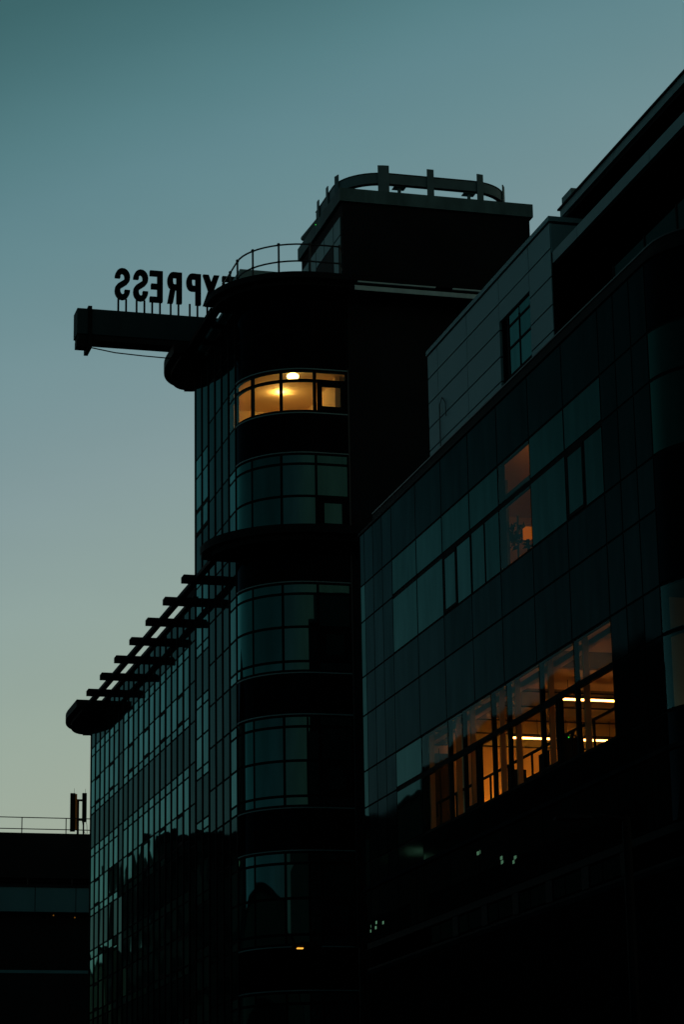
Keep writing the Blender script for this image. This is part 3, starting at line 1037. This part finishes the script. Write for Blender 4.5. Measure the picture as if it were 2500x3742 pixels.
def office_chair(x, y, label):
    t = thing('office_chair', (x, y, 9.6), label, 'chair', 'office chairs by the lit window')
    MB().box(x - .24, x + .24, y - .24, y + .24, 10.02, 10.09).build('seat', M['dark'], t)
    MB().prism([(x - .20, y + .20), (x + .20, y + .20), (x + .16, y + .26), (x - .16, y + .26)], 10.2, 10.72).build('backrest', M['dark'], t)
    MB().tube([(x, y, 9.68), (x, y, 10.02)], .03, 8).tube([(x, y + .2, 10.05), (x, y + .24, 10.3)], .02, 6).build('column', M['dark'], t)
    for k in range(5):
        a = 2 * PI * k / 5
        MB().tube([(x, y, 9.72), (x + .28 * math.cos(a), y + .28 * math.sin(a), 9.65)], .02, 6).ball((x + .28 * math.cos(a), y + .28 * math.sin(a), 9.635), .03, .03, 6, 4).build('leg', M['dark'], t)


office_chair(17.5, 50.55, 'black office chair by the middle panes of the lit office floor')
office_chair(17.45, 46.9, 'black office chair under the strip lights near the right end of the lit office')
cu = thing('cupboard', (17.6, 57.0, 9.6), 'tall dark cupboard added to darken the end wall behind the leftmost lit panes', 'cupboard')
box('carcass', M['ceiling_dark'], cu, 16.95, 18.3, 56.65, 57.55, 9.6, 12.1)  # dark box added to cover the bright left part of the end wall
for x0, x1 in ((16.97, 17.61), (17.64, 18.28)):
    d_ = box('door', M['ceiling_dark'], cu, x0, x1, 56.615, 56.645, 9.65, 12.06)
    box('handle', M['dark'], d_, x1 - .1, x1 - .07, 56.59, 56.613, 10.6, 10.9)
dk = thing('desk', (17.9, 49.3, 9.6), 'dark desk with a monitor behind the rail of the lit office window', 'desk')
box('desk_top', M['dark'], dk, 17.3, 18.1, 48.6, 50.0, 10.3, 10.34)
for x, y in ((17.34, 48.64), (18.06, 48.64), (17.34, 49.96), (18.06, 49.96)):
    box('leg', M['dark'], dk, x - .025, x + .025, y - .025, y + .025, 9.6, 10.299)
mo = thing('monitor', (17.6, 49.3, 10.34), 'black monitor on the desk in the lit office', 'monitor')
box('screen', M['dark'], mo, 17.58, 17.61, 49.0, 49.6, 10.45, 10.82)
MB().tube([(17.62, 49.3, 10.34), (17.62, 49.3, 10.5)], .025, 6).box(17.5, 17.72, 49.2, 49.4, 10.341, 10.352).build('monitor_stand', M['dark'], mo)

# small lit bay on the floor above
for nme, m, b in (('bay_floor', M['timber'], (16.66, 19.6, 46.5, 57.0, 14.1, 14.25)),
                  ('bay_ceiling', M['timber'], (16.62, 19.6, 46.45, 57.0, 16.75, 16.9)),
                  ('bay_back_wall', M['timber'], (19.6, 19.75, 46.4, 57.0, 14.1, 16.9)),
                  ('bay_side_wall', M['timber'], (16.62, 19.6, 52.5, 52.65, 14.25, 16.75)),
                  ('bay_near_wall', M['ceiling_dark'], (16.62, 19.6, 46.34, 46.44, 14.1, 16.9)),
                  ('bay_pelmet', M['ceiling_dark'], (16.9, 17.0, 46.5, 49.6, 16.1, 16.25)),
                  ('bay_post', M['ceiling_dark'], (16.95, 17.1, 49.55, 49.75, 14.25, 16.7))):
    box(nme, m, blk, *b)
pl = on_x(1893, 1965, 17.25)
plant = thing('potted_plant', (17.25, pl.y, 14.25), 'leafy pot plant in silhouette behind the small orange lit window', 'plant')
MB().tube([(17.25, pl.y, 14.25), (17.25, pl.y, 14.7)], .14, 10, .19).build('pot', M['dark'], plant)
lf = MB()
rnd = random.Random(3)
for k in range(60):
    a, e, r = rnd.uniform(0, 2 * PI), rnd.uniform(.1, 1.3), rnd.uniform(.15, .42)
    c = Vector((17.25, pl.y, 15.2)) + Vector((math.cos(a) * math.cos(e), math.sin(a) * math.cos(e), math.sin(e) * 1.5)) * r
    d = Vector((rnd.uniform(-1, 1), rnd.uniform(-1, 1), rnd.uniform(-.5, 1))).normalized()
    s = d.cross(Vector((.3, .2, .9))).normalized() * .05
    lf.add([c - d * .11, c + s, c + d * .12, c - s], [(0, 1, 2, 3)])
lf.tube([(17.25, pl.y, 14.7), (17.27, pl.y + .03, 15.3), (17.25, pl.y - .05, 15.9)], .02, 6)
lf.build('leaves', M['leaf'], plant)
sp = on_x(1931, 1949, 17.35)
tl = thing('table_lamp', (17.35, sp.y, 14.25), 'small orange box shaped table lamp beside the pot plant', 'lamp')
box('lamp_shade', M['shade'], tl, 17.27, 17.43, sp.y - .10, sp.y + .10, sp.z - .12, sp.z + .12)
MB().tube([(17.35, sp.y, 14.25), (17.35, sp.y, sp.z - .15)], .03, 8).build('stem', M['dark'], tl)
cl = thing('ceiling_lamp', (21, 41.5, 12.6), 'dim unseen ceiling lamp added to light the brown room behind the rounded corner at the right edge', 'lamp')
MB().ball((21.0, 41.4, 12.3), .10, .10, 12, 8).build('globe', emit('added_corner_globe', (1, .55, .28), 8), cl)  # globe added out of view to give the corner room a dim glow
bb = thing('ceiling_lamp', (17.6, 46.7, 16.7), 'added ceiling lamp kept out of view to light the small orange room', 'lamp')
MB().ball((17.6, 46.7, 16.5), .10, .10, 12, 8).build('globe', emit('added_bay_globe', (1, .36, .09), 55), bb)  # unseen globe added to light the walls of the small bay

# ------------------------------------------------------------------ clad penthouse on the block roof
pent = thing('penthouse', (18.5, 52, 17.6), 'grey metal clad penthouse with one square window above the block parapet', 'roof building')
X0 = 17.5
PY0, PY1 = 47.45, 56.36
box('core', M['wall_black'], pent, X0 + .25, 22.5, PY0 + .05, PY1 - .05, 17.6, 21.76)
box('core', M['wall_black'], pent, X0 + .061, X0 + .245, 50.92, PY1 - .05, 17.6, 21.7)
box('core', M['wall_black'], pent, X0 + .061, X0 + .245, PY0 + .05, 48.84, 17.6, 21.7)
MB().box(X0 - .03, 22.5, PY0 - .03, PY1 + .03, 21.80, 21.91).build('roof_coping', M['panel'], pent)
zj = [21.78, 21.19, 20.57, 19.95, 19.38, 18.78, 18.2, 17.6]
yj = [PY1, 55.55, 53.26, 50.90, 48.86, PY0]
WZ0, WZ1 = 18.9, 20.76
for y1, y0 in zip(yj[:-1], yj[1:]):
    for z1, z0 in zip(zj[:-1], zj[1:]):
        if abs(y1 - 50.90) < .01:
            if z0 > 20.7:
                box('cladding_panel', M['panel'], pent, X0, X0 + .06, y0 + .012, y1 - .012, z0 + .017, z1 - .017)
            continue
        box('cladding_panel', M['panel'], pent, X0, X0 + .06, y0 + .012, y1 - .012, z0 + .017, z1 - .017)
box('cladding_panel', M['panel'], pent, X0, X0 + .06, 48.868, 50.892, WZ1, 21.18)
wn_ = MB()
for b in ((48.87, 48.95, WZ0, WZ1), (50.40, 50.50, WZ0, WZ1), (49.68, 49.72, WZ0, WZ1 - .2)):
    wn_.box(X0 + .035, X0 + .08, *b)
for b in ((48.95, 49.66, WZ1 - .31, WZ1 - .27), (49.74, 50.40, WZ1 - .31, WZ1 - .27), (48.95, 49.66, 19.94, 19.98), (49.74, 50.4, 19.94, 19.98), (48.95, 49.66, 19.31, 19.35), (49.74, 50.4, 19.31, 19.35)):
    wn_.box(X0 + .035, X0 + .08, *b)
wf = wn_.build('window', M['frame'], pent)
for y0, y1 in ((48.96, 49.67), (49.73, 50.39)):
    for z0, z1 in ((18.95, 19.29), (19.37, 19.92), (20.0, 20.43), (20.51, 20.74)):
        box('glass_pane', M['pane_pent'], wf, X0 + .05, X0 + .065, y0, y1, z0, z1)
box('reveal', M['backing'], pent, X0 + .082, X0 + .1, 48.86, 50.90, 18.8, 20.78)
box('end_panel', M['panel'], pent, X0 + .02, 19.6, PY0 - .02, PY0 + .04, 21.1, 21.74)
box('shaded_end_wall', M['base'], pent, X0 + .02, 19.6, PY0 - .02, PY0 + .04, 17.6, 21.09)  # near black colour stands in for the shade under the lower fascia
pipe = [(17.47, on_x(1604, 1640, 17.45).y, 19.5), (17.47, on_x(1604, 1480, 17.45).y, on_x(1604, 1480, 17.45).z)]
q0 = on_x(1604, 1480, 17.45); q1 = on_x(1613, 1452, 17.45); q2 = on_x(1625, 1470, 17.45); q3 = on_x(1628, 1520, 17.45)
MB().tube([(17.47, q0.y, 18.4), (17.47, q0.y, q0.z), (17.47, q1.y, q1.z), (17.47, q2.y, q2.z), (17.47, q3.y, q3.z)], .012, 6).build('conduit', M['rail'], pent)

# roof terrace: fascias, soffits and the glazed wall set back under them
ter = thing('roof_terrace', (20, 43, 17.6), 'dark recessed roof terrace under two overhanging fascias at the right edge', 'roof building')
box('upper_fascia', M['panel_box'], ter, 18.0, 18.06, 34, 48.12, 22.185, 22.36)
box('upper_roof_edge', M['dark'], ter, 17.96, 19.5, 34, 48.19, 22.363, 22.40)
box('upper_soffit', M['wall_black'], ter, 18.063, 24, 34, 48.1, 22.12, 22.184)
box('upper_wall', M['wall_black'], ter, 18.9, 19.0, 34, 47.9, 21.0, 22.115)
yk = [47.4, 45.9, 43.9, 41.9, 39.9, 37.9, 35.9, 34]
for y1, y0 in zip(yk[:-1], yk[1:]):
    box('lower_fascia', M['panel_box'], ter, 17.52, 17.58, y0 + .006, y1 - .006, 20.84, 21.09)
box('lower_soffit', M['wall_black'], ter, 17.583, 24, 34, 47.4, 20.80, 20.86)
box('lower_deck', M['wall_black'], ter, 17.583, 18.88, 34, 47.4, 21.0, 21.08)
box('conduit', M['rail'], ter, 18.82, 18.88, 36, 46.5, 21.3, 21.33)
BX = 17.3
zz = [on_x(2245, 985, BX).y, on_x(2358, 880, BX).y, on_x(2475, 770, BX).y, 37.8, 36.2, 34.6]
zt = on_x(2358, 866, BX).z
for y1, y0 in zip(zz[:-1], zz[1:]):
    box('glass_pane', M['pane_balustrade'], ter, BX, BX + .02, y0 + .03, y1 - .03, 17.8, zt)
    box('baluster', M['frame'], ter, BX - .02, BX + .04, y0 - .025, y0 + .025, 17.6, zt + .03)
box('baluster', M['frame'], ter, BX - .02, BX + .04, zz[0] - .025, zz[0] + .025, 17.6, zt + .03)
box('terrace_wall', M['wall_black'], ter, 18.9, 19.0, 34, 47.3, 17.6, 20.79)
for y1, y0 in zip(yk[:-1], yk[1:]):
    box('terrace_window', M['black_glass'], ter, 18.86, 18.898, y0 + .05, y1 - .05, 17.8, 20.6)
t1, t2 = on_y(2088, 686, 51), on_y(2054, 725, 52)
box('roof_vent', M['panel_box'], ter, 19.3, 20.6, on_x(2088, 685, 19.3).y, on_x(2054, 726, 19.3).y, 22.6, on_x(2071, 705, 19.3).z)
box('upper_roof', M['wall_black'], ter, 19.6, 24, 34, 49.5, 22.3, 22.36)

# wall closing the recess between block and tower
tag(box('recess_wall', M['wall_black'], None, 27.2, 27.6, 59.7, 71.0, 0, 24), 'plain dark wall closing the recess between block and tower', 'wall')

# ------------------------------------------------------------------ car park behind, left
cp = thing('car_park', (24, 130, 0), 'black multi storey car park with concrete bands at the lower left', 'building')
CY = 120.0
dz = 1.0
box('parapet_wall', M['wall_black'], cp, 15.0, 48, CY, CY + .3, 17.35, 19.46)
box('deck', M['wall_black'], cp, 15.0, 48, CY + .3, 160, 17.2, 17.5)
box('concrete_band', M['concrete'], cp, 15.0, 48, CY - .12, CY + .2, 15.76, 16.90)
box('band_coping', M['wall_black'], cp, 15.0, 48, CY - .18, CY + .25, 16.905, 17.02)
box('dark_level', M['wall_black'], cp, 15.0, 48, CY + .5, CY + .7, 0, 17.19)
box('guard_beam', M['concrete'], cp, 15.0, 48, CY - .05, CY + .1, 12.93, 13.07)
box('lower_band', M['wall_black'], cp, 15.0, 48, CY, CY + .3, 9.5, 12.9)
box('side_wall', M['wall_black'], cp, 14.8, 14.998, CY, 160, 0, 19.4)
for x in (17.3, 19.22):
    box('band_joint', M['dark'], cp, x, x + .03, CY - .125, CY - .12, 15.76, 16.90)
for z, y in ((20.20, CY + .1), (19.66, CY + .1), (17.38, CY + .05)):
    MB().tube([(15.0, y, z), (48, y, z)], .024, 6).build('rail', M['rail'], cp)
for k in range(15):
    x = 16.67 + 2.095 * k
    MB().tube([(x, CY + .1, 19.46), (x, CY + .1, 20.21)], .026, 6).build('rail_post', M['rail'], cp)
    MB().tube([(x + .3, CY + .05, 17.02), (x + .3, CY + .05, 17.39)], .02, 6).build('rail_post', M['rail'], cp)
for px, py in ((194, 3345), (272, 3353)):
    w = on_y(px, py, CY + .45)
    MB().ball(w, .035, .035, 8, 6).build('bulkhead_lamp', emit('bulkhead_glow', (1, .4, .05), .12), cp)
mast = thing('phone_mast', (19.45, CY + .6, 17.5), 'pair of upright panel aerials on a short mast behind the car park rail', 'aerial')
box('aerial_panel', M['dark'], mast, 19.04, 19.26, CY + .5, CY + .68, 19.66, 21.48)
box('sodium_lit_plate', M['sodium_side'], mast, 19.262, 19.35, CY + .52, CY + .68, 19.75, 21.45)  # orange sodium light on the aerial's side, painted as the plate's colour
MB().tube([(19.41, CY + .62, 17.5), (19.41, CY + .62, 21.2)], .055, 8).build('pole', M['dark'], mast)
box('aerial_panel', M['dark'], mast, 19.61, 19.81, CY + .5, CY + .66, 20.12, 21.50)
MB().tube([(19.7, CY + .75, 17.5), (19.7, CY + .75, 21.4)], .04, 8).build('pole', M['dark'], mast)
for z in (21.18, 20.24):
    box('cross_bar', M['dark'], mast, 19.36, 19.75, CY + .68, CY + .76, z - .045, z + .045)
for x in (19.22, 19.76):
    MB().tube([(x, CY + .6, 21.45), (x, CY + .6, 21.72)], .008, 5).build('whip_aerial', M['dark'], mast)
MB().tube([(19.62, CY + .6, 20.15), (19.66, CY + .6, 19.85), (19.74, CY + .6, 19.6), (19.8, CY + .6, 19.48), (19.86, CY + .6, 19.6), (19.84, CY + .6, 20.0), (19.76, CY + .6, 20.3)], .012, 5).build('feeder_cable', M['dark'], mast)


# ------------------------------------------------------------------ street lamps
def street_lamp(px_, py_, hz, hx, label, lit):
    t = thing('street_lamp', (px_, py_, .125), label, 'street lamp', 'street lamps on the near pavement')
    MB().tube([(px_, py_, .1), (px_, py_, 1.4)], .11, 10).build('base', M['dark'], t)
    MB().tube([(px_, py_, 1.4), (px_, py_, hz - .2), (px_, py_, hz)], .085, 10, .06).build('pole', M['dark'], t)
    MB().tube([(px_, py_, hz - .05), (px_ - .35, py_, hz), (hx + .5, py_, hz - .02)], .032, 8).build('arm', M['dark'], t)
    head = MB()
    sec = [(0, .05, .03), (.12, .10, .06), (.40, .13, .08), (.62, .06, .04)]
    v, f = [], []
    for q, wd, ht in sec:
        x = hx + .55 - q
        z = hz - .05 - .04 * q
        v += [(x, py_ - wd, z), (x, py_ - wd * .7, z + ht), (x, py_ + wd * .7, z + ht), (x, py_ + wd, z), (x, py_, z - ht * .5)]
    for i in range(3):
        for k in range(5):
            f.append((i * 5 + k, (i + 1) * 5 + k, (i + 1) * 5 + (k + 1) % 5, i * 5 + (k + 1) % 5))
    f += [(4, 3, 2, 1, 0), (15, 16, 17, 18, 19)]
    head.add(v, f).build('lamp_head', M['dark'], t)
    if lit:
        box('lantern', M['sodium'], t, hx + .03, hx + .15, py_ - .04, py_ + .04, hz - .118, hz - .097)


a, b = on_y(2290, 2984, 38), on_y(2045, 3018, 38)
street_lamp(a.x, 38, a.z, b.x, 'unlit street lamp in front of the dark lower floors of the block', False)
a, b = on_y(1324, 3452, 50), on_y(1080, 3440, 50)
street_lamp(a.x, 50, a.z + .02, b.x, 'street lamp with a small orange lit head in front of the tower foot', True)


# ------------------------------------------------------------------ buildings across the street and behind the camera, seen in the glass
def block_building(x0, x1, y0, y1, h, label, steps=(), mat=None):
    t = thing('street_building', ((x0 + x1) / 2, (y0 + y1) / 2, 0), label, 'building', 'dark buildings across the street')
    box('wall', mat or M['brick'], t, x0, x1, y0, y1, 0, h)
    box('roof_coping', M['wall_black'], t, x0 - .15, x1 + .15, y0 + .05, y1 - .05, h, h + .35)
    for sx0, sx1, sy0, sy1, sh in steps:
        box('roof_house', M['wall_black'], t, sx0, sx1, sy0, sy1, h + .35, h + sh)
    return t


OX = -15.0
opp = [block_building(-34, OX, 246.5, 268, 37.6, 'tallest slab across the street, farthest in the row, mirrored in the wing glass', ((-30, -16, 254, 262, 2.2),)),
       block_building(-34, OX, 226, 246.3, 33.2, 'second slab from the far end across the street, mirrored beside the tower', ((-28, -17, 231, 238, 1.6), (-28, -17, 241, 244, 2.6))),
       block_building(-34, OX, 196, 225.8, 31.0, 'warehouse across the street opposite the tower, mirrored in its side', ((-28, -17, 205, 209, 3.5),)),
       block_building(-34, OX, 160, 195.8, 28.4, 'office row across the street opposite the gap, mirrored beside the corner', ((-30, -18, 164, 176, 2.0),)),
       block_building(-34, OX, 118, 159.8, 29.6, 'office slab with lit windows across the street opposite the block', ((-30, -18, 130, 140, 1.8),)),
       block_building(-34, OX, 40, 117.8, 15, 'long low grey stone terrace across the street beside the camera', mat=M['grey_stone'])]
far = block_building(-40, OX, 276, 420, 30.0, 'pale stone block far down the street beyond the open gap', mat=M['pale_stone'])
beh = [block_building(-60, 60, -75, -45, 30, 'broad grey stone slab added behind the camera to dim the lower tower windows', mat=M['grey_stone']),  # unseen building added, its height set to darken reflections in the lower bands
       block_building(-60, -15.2, -40, 38, 15, 'long grey stone building behind the camera on the left hand side', mat=M['grey_stone'])]
K = (FX - OX + FX) / FX
for px, py in ((1510, 3117), (1526, 3118), (1541, 3116), (1504, 3131), (1522, 3130), (1538, 3128), (1832, 3137), (1835, 3153),
               (1880, 3134), (1875, 3150), (1355, 3385), (1353, 3403), (1380, 3372), (1378, 3391), (1402, 3372), (1750, 3116)):
    p = on_x(px, py, FX)
    y, z = p.y * K, (p.z - 1.6) * K + 1.6
    for t, (y0, y1) in zip(opp, ((246.5, 268), (226, 246.3), (196, 225.8), (160, 195.8), (118, 159.8), (40, 117.8))):
        if y0 < y < y1:
            box('lit_window', M['lit_office'], t, OX + .002, OX + .05, y - .16, y + .16, z - .10, z + .10)
for t, (y0, y1, h) in zip(opp, ((246.5, 268, 37), (226, 246, 32), (196, 225, 30), (160, 195, 27), (118, 159, 28), (40, 117, 14.5))):
    z = 5.0
    while z < h - 3:
        box('window_band', M['wall_black'], t, OX + .002, OX + .04, y0 + 1.5, y1 - 1.5, z, z + 1.4)
        z += 3.8
